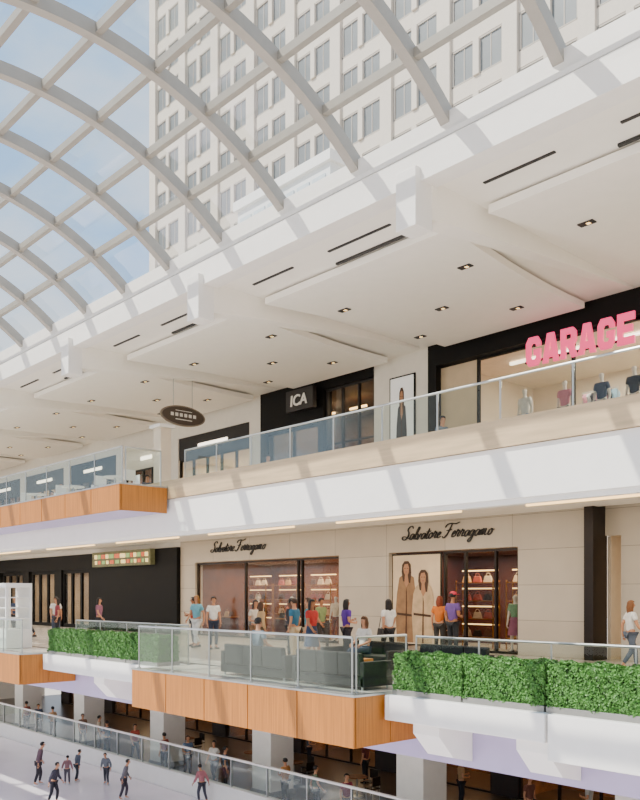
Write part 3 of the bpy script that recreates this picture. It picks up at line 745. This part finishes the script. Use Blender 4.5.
b = MB(); b.box(48.2, 60.8, 44.7, 52.3, 35.6, 36.4); b.obj('parapet', WHITE, e)
b = MB()
for i in range(6): b.box(49+i*1.9, 50.5+i*1.9, 44.9, 45, 32.5, 34.8)
b.obj('louvre_panels', mat('pale_blue_panel', '#ccd5d9', .4), e)
tag(e, 'pale flat-roofed block in front of the tower', 'building')

# ================================================================= PEOPLE
def joints(pose):
    J = {'pel': (0, 0, .97, .125, .10), 'spi': (0, 0, 1.12, .11, .085), 'che': (0, 0, 1.31, .135, .10), 'nb': (0, .01, 1.45, .07, .06),
         'nk': (0, 0, 1.52, .05, .05), 'hl': (0, -.02, 1.585, .058, .068), 'hm': (0, -.015, 1.655, .074, .088), 'ht': (0, -.01, 1.715, .056, .066)}
    for sd, q in (('R', 1), ('L', -1)):
        J['sh'+sd] = (.165*q, 0, 1.405, .056, .056); J['el'+sd] = (.225*q, .03, 1.13, .04, .04)
        J['wr'+sd] = (.235*q, -.04, .89, .027, .027); J['pa'+sd] = (.235*q, -.06, .81, .034, .02)
        J['hi'+sd] = (.09*q, 0, .89, .088, .088); J['kn'+sd] = (.10*q, -.02, .50, .056, .056)
        J['an'+sd] = (.10*q, .02, .10, .038, .038); J['to'+sd] = (.115*q, -.13, .04, .036, .03)
    def S(k, x, y, z): J[k] = (x, y, z)+J[k][3:]
    if pose == 'walk':
        S('knR', .10, -.16, .52); S('anR', .10, -.20, .11); S('toR', .11, -.34, .06)
        S('knL', -.10, .02, .50); S('anL', -.10, .26, .15); S('toL', -.11, .13, .045)
        S('elR', .22, .12, 1.14); S('wrR', .23, .10, .90); S('paR', .23, .08, .82)
        S('elL', -.22, -.06, 1.14); S('wrL', -.21, -.22, .95); S('paL', -.21, -.28, .89)
    if pose == 'hold':
        S('elR', .22, .03, 1.13); S('wrR', .13, -.22, 1.15); S('paR', .08, -.28, 1.18)
        S('elL', -.22, .03, 1.13); S('wrL', -.15, -.20, 1.08); S('paL', -.10, -.27, 1.10)
        S('anL', -.13, .05, .10); S('toL', -.17, -.09, .04)
    if pose == 'skate':
        for k, dy in (('spi', -.03), ('che', -.08), ('nb', -.11), ('nk', -.13), ('hl', -.16), ('hm', -.16), ('ht', -.16), ('shR', -.09), ('shL', -.09)):
            t = J[k]; J[k] = (t[0], t[1]+dy, t[2]-.02)+t[3:]
        S('elR', .27, -.06, 1.14); S('wrR', .33, -.18, .94); S('paR', .35, -.22, .87)
        S('elL', -.27, 0, 1.13); S('wrL', -.33, .03, .92); S('paL', -.35, .04, .84)
        S('knR', .12, -.12, .51); S('anR', .12, -.06, .12); S('toR', .13, -.20, .06)
        S('knL', -.12, .03, .51); S('anL', -.16, .16, .14); S('toL', -.18, .03, .07)
    if pose == 'sit':
        for k in list(J):
            t = J[k]; J[k] = (t[0], t[1], t[2]-.41)+t[3:]
        for sd, q in (('R', 1), ('L', -1)):
            S('hi'+sd, .09*q, -.03, .53); S('kn'+sd, .11*q, -.43, .52); S('an'+sd, .11*q, -.44, .10); S('to'+sd, .12*q, -.59, .04)
            S('el'+sd, .24*q, -.05, .74); S('wr'+sd, .17*q, -.28, .66); S('pa'+sd, .14*q, -.35, .64)
    return J
E_BODY = [('pel', 'spi'), ('spi', 'che'), ('che', 'nb'), ('nb', 'nk'), ('nk', 'hl'), ('hl', 'hm'), ('hm', 'ht')]
for sd in 'RL':
    E_BODY += [('che', 'sh'+sd), ('sh'+sd, 'el'+sd), ('el'+sd, 'wr'+sd), ('wr'+sd, 'pa'+sd), ('pel', 'hi'+sd), ('hi'+sd, 'kn'+sd), ('kn'+sd, 'an'+sd), ('an'+sd, 'to'+sd)]
def skin(J, edges, grow, root, sub=1):
    names = []
    for a, b_ in edges:
        for q in (a, b_):
            if q not in names: names.append(q)
    me = bpy.data.meshes.new('skin_tmp'); me.from_pydata([J[n][:3] for n in names], [(names.index(a), names.index(b_)) for a, b_ in edges], [])
    o = bpy.data.objects.new('skin_tmp', me); COL.objects.link(o)
    o.modifiers.new('Skin', 'SKIN')
    sm = o.modifiers.new('Sub', 'SUBSURF'); sm.levels = sub; sm.render_levels = sub
    for i, n in enumerate(names):
        sv = me.skin_vertices[0].data[i]; sv.radius = (J[n][3]+grow, J[n][4]+grow); sv.use_root = (n == root)
    bpy.context.view_layer.update()
    r = bpy.data.meshes.new_from_object(o.evaluated_get(bpy.context.evaluated_depsgraph_get()))
    bpy.data.objects.remove(o)
    for p in r.polygons: p.use_smooth = True
    return r
def mid(J, a, b_, t): return tuple(J[a][i]*(1-t)+J[b_][i]*t for i in range(5))
CACHE = {}
def fig_meshes(pose):
    if pose in CACHE: return CACHE[pose]
    J = joints(pose)
    body = skin(J, E_BODY, 0, 'pel', 2)
    bm = bmesh.new(); bm.from_mesh(body)
    hm = Vector(J['hm'][:3])
    def ball(ctr, r, mi, sc=(1, 1, 1)):
        g = bmesh.ops.create_icosphere(bm, subdivisions=1, radius=r, matrix=Matrix.Translation(ctr) @ Matrix.Diagonal((*sc, 1)))
        for v_ in g['verts']:
            for f in v_.link_faces: f.material_index = mi; f.smooth = True
    ball(hm+Vector((0, -.092, -.022)), .014, 0, (.8, 1.2, 1.6))
    for q in (-1, 1):
        ball(hm+Vector((.03*q, -.078, .006)), .0095, 1); ball(hm+Vector((.078*q, .005, -.01)), .018, 0, (.45, .8, 1.4))
    ball(hm+Vector((0, -.082, -.06)), .017, 2, (1.2, .5, .4))
    for sd, q in (('R', 1), ('L', -1)):
        w = Vector(J['wr'+sd][:3]); p = Vector(J['pa'+sd][:3]); d = (p-w).normalized()
        side = Vector((0, 1, 0)) if abs(d.z) > .6 else Vector((0, 0, 1)); side = (side-d*side.dot(d)).normalized(); nrm = d.cross(side)
        if nrm.x*q > 0: nrm = -nrm
        t = MB()
        for i, L in enumerate((.066, .076, .072, .058)):
            st = p+side*(-.024+i*.016)+d*.012
            t.tube([st, st+d*L*.5+nrm*.006, st+d*L*.8+nrm*.022, st+d*L*.95+nrm*.04], [.0085, .0082, .0075, .006], 6)
        st = p-side*.028-d*.03
        t.tube([st, st-side*.022+d*.025, st-side*.026+d*.05+nrm*.012], [.0105, .0095, .007], 6)
        vs = [bm.verts.new(x) for x in t.v]
        for f in t.f:
            try: ff = bm.faces.new([vs[i] for i in f]); ff.smooth = True
            except Exception: pass
    bm.to_mesh(body); bm.free()
    shirt = {}
    for kind in ('short', 'long'):
        K = dict(J); ed = [('pel', 'spi'), ('spi', 'che'), ('che', 'nb')]
        for sd in 'RL':
            if kind == 'short':
                K['sl'+sd] = mid(J, 'sh'+sd, 'el'+sd, .6); ed += [('che', 'sh'+sd), ('sh'+sd, 'sl'+sd)]
            else:
                K['sw'+sd] = mid(J, 'el'+sd, 'wr'+sd, .92); ed += [('che', 'sh'+sd), ('sh'+sd, 'el'+sd), ('el'+sd, 'sw'+sd)]
        K['pel'] = J['pel'][:2]+(J['pel'][2]-.03,)+(J['pel'][3]+.012, J['pel'][4]+.012)
        K['nb'] = J['nb'][:2]+(J['nb'][2]-.015,)+J['nb'][3:]
        shirt[kind] = skin(K, ed, .022, 'che', 2)
    ed = []
    K = dict(J)
    for sd in 'RL':
        K['ax'+sd] = mid(J, 'kn'+sd, 'an'+sd, .93); ed += [('pel', 'hi'+sd), ('hi'+sd, 'kn'+sd), ('kn'+sd, 'ax'+sd)]
    trousers = skin(K, ed, .014, 'pel', 2)
    sh = MB()
    for sd in 'RL':
        a = Vector(J['an'+sd][:3]); t = Vector(J['to'+sd][:3]); d = (t-a); d.z = 0; d.normalize(); n = Vector((-d.y, d.x, 0)); zz = t.z-.04
        h = a-d*.06; tp = t+d*.04
        for (p0, w0, p1, w1) in ((h, .038, t, .048), (t, .048, tp, .034)):
            hi0 = .085 if p0 is h else .06
            q = [p0-n*w0, p0+n*w0, p1+n*w1, p1-n*w1]
            sh.quadbox([(r.x, r.y, zz) for r in q]+[(q[0].x, q[0].y, zz+hi0), (q[1].x, q[1].y, zz+hi0), (q[2].x, q[2].y, zz+.055), (q[3].x, q[3].y, zz+.055)])
    sme = bpy.data.meshes.new('shoes'); sme.from_pydata(sh.v, [], sh.f)
    hair = {}
    for kind in ('short', 'long'):
        bm = bmesh.new(); bmesh.ops.create_uvsphere(bm, u_segments=20, v_segments=14, radius=1)
        hc = hm+Vector((0, .008, .02))
        kill = [v_ for v_ in bm.verts if (v_.co.y < -.35 and v_.co.z < .35) or v_.co.z < -.75]
        bmesh.ops.delete(bm, geom=kill, context='VERTS')
        for v_ in bm.verts:
            x, y, z = v_.co
            ex = 0
            if kind == 'long' and z < 0 and y > -.3: ex = -.24*(-z)
            v_.co = hc+Vector((x*(.088+(.02 if ex else 0)), y*.105+(.015 if ex else 0), z*.095+ex*1.2))
        me = bpy.data.meshes.new('hair'); bm.to_mesh(me); bm.free()
        for p in me.polygons: p.use_smooth = True
        hair[kind] = me
    sk = MB(); N = 16; rings = [(1.06, .145, .115), (.95, .165, .135), (.75, .19, .17), (.52, .22, .21)]
    for z, rx, ry in rings:
        for j in range(N):
            t = 2*math.pi*j/N; wv = 1+.05*math.sin(4*t)*(1.06-z); sk.v.append(Vector((rx*math.cos(t)*wv, ry*math.sin(t)*wv, z)))
    for i in range(3):
        for j in range(N): q = (j+1) % N; sk.f.append((i*N+j, i*N+q, (i+1)*N+q, (i+1)*N+j))
    skm = bpy.data.meshes.new('skirt'); skm.from_pydata(sk.v, [], sk.f)
    for p in skm.polygons: p.use_smooth = True
    CACHE[pose] = dict(body=body, shirt=shirt, trousers=trousers, shoes=sme, hair=hair, skirt=skm, J=J)
    return CACHE[pose]
def part(name, me, parent, mats):
    me = me.copy(); me.materials.clear()
    for m in mats: me.materials.append(m)
    o = bpy.data.objects.new(name, me); COL.objects.link(o); o.parent = parent; return o
SKINS = [mat('skin_light', '#c98f6b', .5), mat('skin_tan', '#a56d48', .5), mat('skin_brown', '#5d3624', .5)]
def person(s, v, z, pose, rot, top, bottom, hair='#1c120d', h=1.7, skn=0, long=False, sleeve='short', skirt=False, bagc=None, hat=None, label='person', name='person', cat='person'):
    M = fig_meshes(pose); e = empty(name, s, v, z)
    e.rotation_euler = (0, 0, rot); k = h/1.77; e.scale = (k, k, k)
    sm = SKINS[skn] if name == 'person' else WHITE2
    part('body', M['body'], e, [sm, EYE, LIP] if name == 'person' else [sm, sm, sm])
    part('top_garment', M['shirt'][sleeve], e, [mat('cloth_'+top[1:], top, .8, var=.12, scale=9)])
    if skirt: part('skirt', M['skirt'], e, [mat('cloth_'+bottom[1:], bottom, .8, var=.15, scale=9)])
    else: part('trousers', M['trousers'], e, [mat('cloth_'+bottom[1:], bottom, .8, var=.12, scale=9)])
    part('shoes', M['shoes'], e, [mat('shoe_dark', '#2a2423', .5) if pose != 'skate' else mat('skate_white', '#c9c9cd', .4)])
    if name == 'person': part('hair', M['hair']['long' if long else 'short'], e, [mat('hair_'+hair[1:], hair, .6, var=.2, scale=20)])
    J = M['J']
    if hat:
        b = MB(); hc = Vector(J['hm'][:3])
        b.tube([hc+Vector((0, 0, .035)), hc+Vector((0, 0, .09)), hc+Vector((0, 0, .125))], [.102, .09, .04], 16); b.wbox(-.07, .07, hc.y-.19, hc.y-.08, hc.z+.035, hc.z+.047)
        me = bpy.data.meshes.new('cap'); me.from_pydata(b.v, [], b.f); part('cap', me, e, [mat('cap_'+hat[1:], hat, .7)])
    if bagc:
        b = MB(); b.quadbox([(.20, -.14, .70), (.30, -.14, .70), (.30, .16, .70), (.20, .16, .70), (.22, -.11, .95), (.28, -.11, .95), (.28, .13, .95), (.22, .13, .95)])
        b.tube([(.25, -.1, .94), (.22, -.06, 1.2), (.175, 0, 1.475), (.22, .06, 1.2), (.25, .11, .94)], .009, 6)
        me = bpy.data.meshes.new('shoulder_bag'); me.from_pydata(b.v, [], b.f); part('shoulder_bag', me, e, [mat('bagc_'+bagc[1:], bagc, .5)])
    return tag(e, label, cat)
pi = math.pi
P = person
P(10.1, 19.2, 0, 'walk', pi*.8, '#e9e7e2', '#56606f', h=1.68, long=True, hair='#7a4a22', label='person in white top walking past the pale stone wall')
P(15.6, 19.3, 0, 'hold', pi, '#67488c', '#22242a', h=1.9, hat='#d0304a', skn=1, label='person in purple shirt and red cap facing boutique window')
P(16.35, 19.6, 0, 'stand', pi*1.1, '#cf6f22', '#3a3733', h=1.78, long=True, hair='#7a3315', label='person in orange top standing beside the boutique entrance')
P(15.6, 16.6, 0, 'walk', -pi*.6, '#e6e1da', '#1b1a1d', h=1.7, long=True, bagc='#1a1412', label='person in white top with dark shoulder bag walking')
P(16.7, 16.1, 0, 'hold', pi*.9, '#5a2a98', '#24202c', h=1.7, long=True, label='person in purple blouse behind the grey sofa')
P(16.1, 14.3, 0, 'walk', pi*.55, '#b92f28', '#2c3a56', h=1.7, long=True, skn=1, skirt=True, label='person in red top and navy skirt walking')
P(16.9, 14.9, 0, 'stand', -pi*.3, '#3e8f9c', '#b9a98f', h=1.74, hair='#3b2516', label='person in teal top standing behind the sofas')
P(17.6, 15.0, 0, 'stand', -pi*.4, '#35718f', '#d0b995', h=1.72, skn=0, hair='#3b2516', label='person in blue shirt and cream trousers')
P(18.2, 15.4, 0, 'hold', pi*.95, '#2f3036', '#16181e', h=1.72, skn=2, label='person in charcoal top facing the boutique')
P(19.3, 15.2, 0, 'stand', pi*.9, '#c29d70', '#6a5640', h=1.62, long=True, hair='#4a2c15', label='person in beige cardigan standing', sleeve='long')
P(20.1, 15.6, 0, 'hold', pi*.5, '#d9cdbb', '#8a6a4c', h=1.66, long=True, hair='#2a1a10', label='person in cream top standing behind the railing')
P(19.6, 17.8, 0, 'walk', pi*.5, '#7c8a58', '#3a3430', h=1.72, label='person in olive shirt walking past boutique window', skn=1)
P(22.0, 18.6, 0, 'stand', pi*1.0, '#b0654a', '#45404a', h=1.7, long=True, hair='#5a3820', label='person in rust top looking into boutique window')
P(24.4, 16.4, 0, 'walk', pi*.1, '#6fb0c4', '#dfe2e4', h=1.8, hair='#9a6c34', long=True, label='person in light blue top and white trousers')
P(25.2, 16.8, 0, 'hold', -pi*.2, '#bb4434', '#3a3f4e', h=1.74, skn=1, label='person in coral top standing in a group')
P(23.4, 16.4, 0, 'stand', pi*.4, '#eeece6', '#293348', h=1.76, label='person in white shirt standing in a group')
P(32.6, 15.2, 0, 'stand', -.3, '#98404a', '#2a2a32', h=1.68, long=True, label='person in dusty red top near dark shops')
P(33.6, 15.6, 0, 'walk', 1.2, '#e8e6e1', '#4a5264', h=1.74, label='person in white shirt walking near dark shops')
P(35.4, 15.2, 0, 'walk', -1.0, '#cdb595', '#1e2028', h=1.74, skn=1, label='person in tan shirt walking near dark shops')
P(36.3, 15.0, 0, 'hold', .3, '#3a465e', '#16171c', h=1.76, label='person in slate shirt near charcoal shopfront')
P(37.6, 15.6, 0, 'stand', .9, '#f0eeea', '#7a3434', h=1.66, long=True, skirt=True, label='person in white top and long rose skirt')
P(30.6, 16.0, 0, 'walk', 2.2, '#8c5a72', '#33333c', h=1.7, long=True, label='person in mauve top near the black shop wall')
P(15.0, 11.72, 0, 'sit', pi, '#7d8894', '#2c2e36', h=1.7, label='person in grey shirt seated on the dark sofa')
P(14.2, 14.28, 0, 'sit', 0, '#e2ddd2', '#3e4a5e', h=1.7, long=True, hair='#5d3a1e', label='person in cream blouse seated facing the railing')
P(15.55, 22.3, 0, 'stand', .2, '#6f9f78', '#9a5f7d', h=1.85, skirt=True, name='mannequin', cat='mannequin', label='shop mannequin in green and rose floral outfit')
for s, t, bt in ((23.6, '#d8c8b0', '#7a3b2a'), (26.2, '#7d2a20', '#2b2020'), (28.4, '#b98a55', '#3a2a22')):
    P(s, 22.2, 0, 'stand', .3, t, bt, h=1.8, name='mannequin', cat='mannequin', label='boutique mannequin in tailored clothes behind glass')
struct(B('trim_7', 8.0, 15.9, 22.0, 22.9, 4.8, 6.4, WHITE), 'white display platform inside the shop window', 'platform')
for s, t, bt in ((15.3, '#f1efec', '#7f9ab5'), (13.9, '#d88aa0', '#44464f'), (12.7, '#3a4a68', '#98a3ad'), (11.7, '#2a2a30', '#c9b79c'), (10.6, '#c24a70', '#3a3a44'), (9.4, '#5a708c', '#e0dcd4')):
    P(s, 22.45, 6.4, 'stand', 0, t, bt, h=1.85, name='mannequin', cat='mannequin', label='pale shop mannequin in casual clothes in upper window')
for s, v, t in ((22.5, 18.0, '#c7c1b8'), (29.5, 17.5, '#59606e'), (34.0, 16.0, '#9c4a44'), (37.0, 17.0, '#e5e1da'), (14.5, 17.5, '#6b7a8c')):
    P(s, v, 4.8, 'walk', 1.4, t, '#2c2d35', h=1.75, label='person walking along the upper level')
skaters = [((31.7, 14.0), 1.72, '#5e4550', '#2a2630', pi*.9), ((31.1, 14.9), 1.15, '#7f5a5f', '#4b4550', -pi*.7), ((31.3, 15.4), 1.3, '#4d5562', '#2c2f3a', pi), ((30.0, 16.0), 1.3, '#6a6f78', '#373640', .6),
           ((27.4, 15.3), 1.5, '#6d6a72', '#3c3540', pi*.8), ((28.6, 13.2), 1.5, '#3c3a48', '#24222c', pi*.7), ((25.1, 17.1), 1.4, '#b7727a', '#43404c', -pi*.5)]
for (s, v), h, t, bt, r in skaters:
    P(s, v, -5.58, 'skate', r, t, bt, h=h, sleeve='long', label='skater in muted jacket gliding on the ice')
for i, (s, v, t) in enumerate(((38, 19.0, '#8a6d5a'), (36.9, 19.3, '#c5b49c'), (35.2, 18.8, '#3f4652'), (33.4, 19.2, '#a7483c'), (30.5, 18.9, '#9a4f46'), (29.2, 19.2, '#59708c'), (27.5, 19.3, '#e0d9cf'), (26.2, 18.9, '#37506b'), (22.9, 19.1, '#c98a4a'), (21.2, 19.0, '#5d6b50'), (19.6, 18.9, '#8c3b4c'), (41.5, 19.1, '#c6a17c'), (43.0, 19.0, '#3c4a5e'), (44.5, 19.0, '#a05a50'),
          (18.7, 23.6, '#b08a60'), (21.0, 24.2, '#d8d2c8'), (23.6, 23.8, '#6a2f2a'), (27.2, 24.0, '#47505c'), (30.4, 24.4, '#c9b08a'), (15.5, 23.0, '#7a4a3a'), (14.0, 24.0, '#c7c3bb'))):
    P(s, v, -5.6, ('walk', 'stand', 'hold')[i % 3], rr.choice((1.4, -1.4, .4, 2.6)), t, '#24242c', h=1.7, label='person standing or walking behind the rink barrier')

def rack(s, v, z):
    e = empty('clothing_rack', s, v, z); x = -s
    b = MB(); b.tube([(x-.6, v, z), (x-.6, v, z+1.5), (x+.6, v, z+1.5), (x+.6, v, z)], .016, 8); b.obj('frame', CHROME, e)
    b = MB(); b.wbox(x-.64, x-.56, v-.25, v+.25, z, z+.03); b.wbox(x+.56, x+.64, v-.25, v+.25, z, z+.03); b.obj('foot', CHROME, e)
    return tag(e, 'chrome clothing rack with hanging garments', 'clothing rack', 'clothing racks')
gcols = ['#e8a7b8', '#f2f0ee', '#4b5a78', '#2d2b2e', '#c9b79c', '#8fb0c4']
struct(B('trim_8', 8.0, 15.2, 23.7, 24.9, 4.8, 6.7, CREAM), 'raised inner floor of the clothing shop', 'platform')
gp = None
for s in (9.3, 11.5, 13.8):
    rack(s, 24.3, 6.7)
    for i in range(8):
        x = s-.5+i*.14
        if gp is None:
            b = MB(); X = -x
            b.prism([(X, 24.1, 7.25), (X, 24.5, 7.25), (X, 24.47, 7.9), (X, 24.55, 8.0), (X, 24.5, 8.1), (X, 24.3, 8.16), (X, 24.1, 8.1), (X, 24.05, 8.0), (X, 24.13, 7.9)], (.05, 0, 0))
            b.tube([(X+.025, 24.3, 8.15), (X+.025, 24.3, 8.2)], .006, 6)
            gp = b.obj('hanging_garment', mat('garment_0', gcols[0], .8)); go = (x, gp.location.copy()); g = gp
            tag(gp, 'shirt hanging from a chrome rack', 'garment', 'garments on shop racks')
        else:
            g = gp.copy(); COL.objects.link(g); g.location = go[1]+Vector((-(x-go[0]), 0, 0))
        j = rb.randrange(6); g.material_slots[0].link = 'OBJECT'; g.material_slots[0].material = mat('garment_%d' % j, gcols[j], .8)

# ================================================================= LIGHT, WORLD, CAMERA
w = bpy.data.worlds.new('sky'); SC.world = w; w.use_nodes = True; nt = w.node_tree
bg = nt.nodes['Background']; tc = nt.nodes.new('ShaderNodeTexCoord')
nz = nt.nodes.new('ShaderNodeTexNoise'); nz.inputs['Scale'].default_value = 2.6; nz.inputs['Detail'].default_value = 7
mp = nt.nodes.new('ShaderNodeMapping'); mp.inputs['Scale'].default_value = (1, 1, 2.2)
nt.links.new(tc.outputs['Generated'], mp.inputs['Vector']); nt.links.new(mp.outputs['Vector'], nz.inputs['Vector'])
rp = nt.nodes.new('ShaderNodeValToRGB'); rp.color_ramp.elements[0].position = .44; rp.color_ramp.elements[1].position = .68
rp.color_ramp.elements[0].color = (.36, .61, .97, 1); rp.color_ramp.elements[1].color = (1, .99, .97, 1)
nt.links.new(nz.outputs['Fac'], rp.inputs['Fac'])
sep = nt.nodes.new('ShaderNodeSeparateXYZ'); nt.links.new(tc.outputs['Generated'], sep.inputs[0])
mr = nt.nodes.new('ShaderNodeMapRange'); mr.inputs[1].default_value = -.05; mr.inputs[2].default_value = .3
nt.links.new(sep.outputs['Z'], mr.inputs[0])
mx = nt.nodes.new('ShaderNodeMixRGB'); mx.inputs['Color1'].default_value = (1, .93, .84, 1)
nt.links.new(mr.outputs[0], mx.inputs['Fac']); nt.links.new(rp.outputs['Color'], mx.inputs['Color2'])
nt.links.new(mx.outputs['Color'], bg.inputs['Color'])
bg.inputs['Strength'].default_value = 1.55
sun = bpy.data.lights.new('sun', 'SUN'); sun.energy = 8.0; sun.angle = .008; sun.color = (1, .93, .82)
so = bpy.data.objects.new('sun', sun); COL.objects.link(so)
so.rotation_euler = Vector((.42, .62, -.9)).to_track_quat('-Z', 'Y').to_euler(); so.location = (0, 0, 30)
cam = bpy.data.cameras.new('camera'); cam.sensor_fit = 'VERTICAL'; cam.sensor_height = 36; cam.sensor_width = 28.8
cam.lens = 38.25; cam.shift_y = 195/800; cam.clip_end = 500
co = bpy.data.objects.new('camera', cam); COL.objects.link(co); co.location = (0, 0, 1.8)
co.rotation_euler = (math.radians(90), 0, math.radians(47.83)); SC.camera = co
print('windows', nwin)
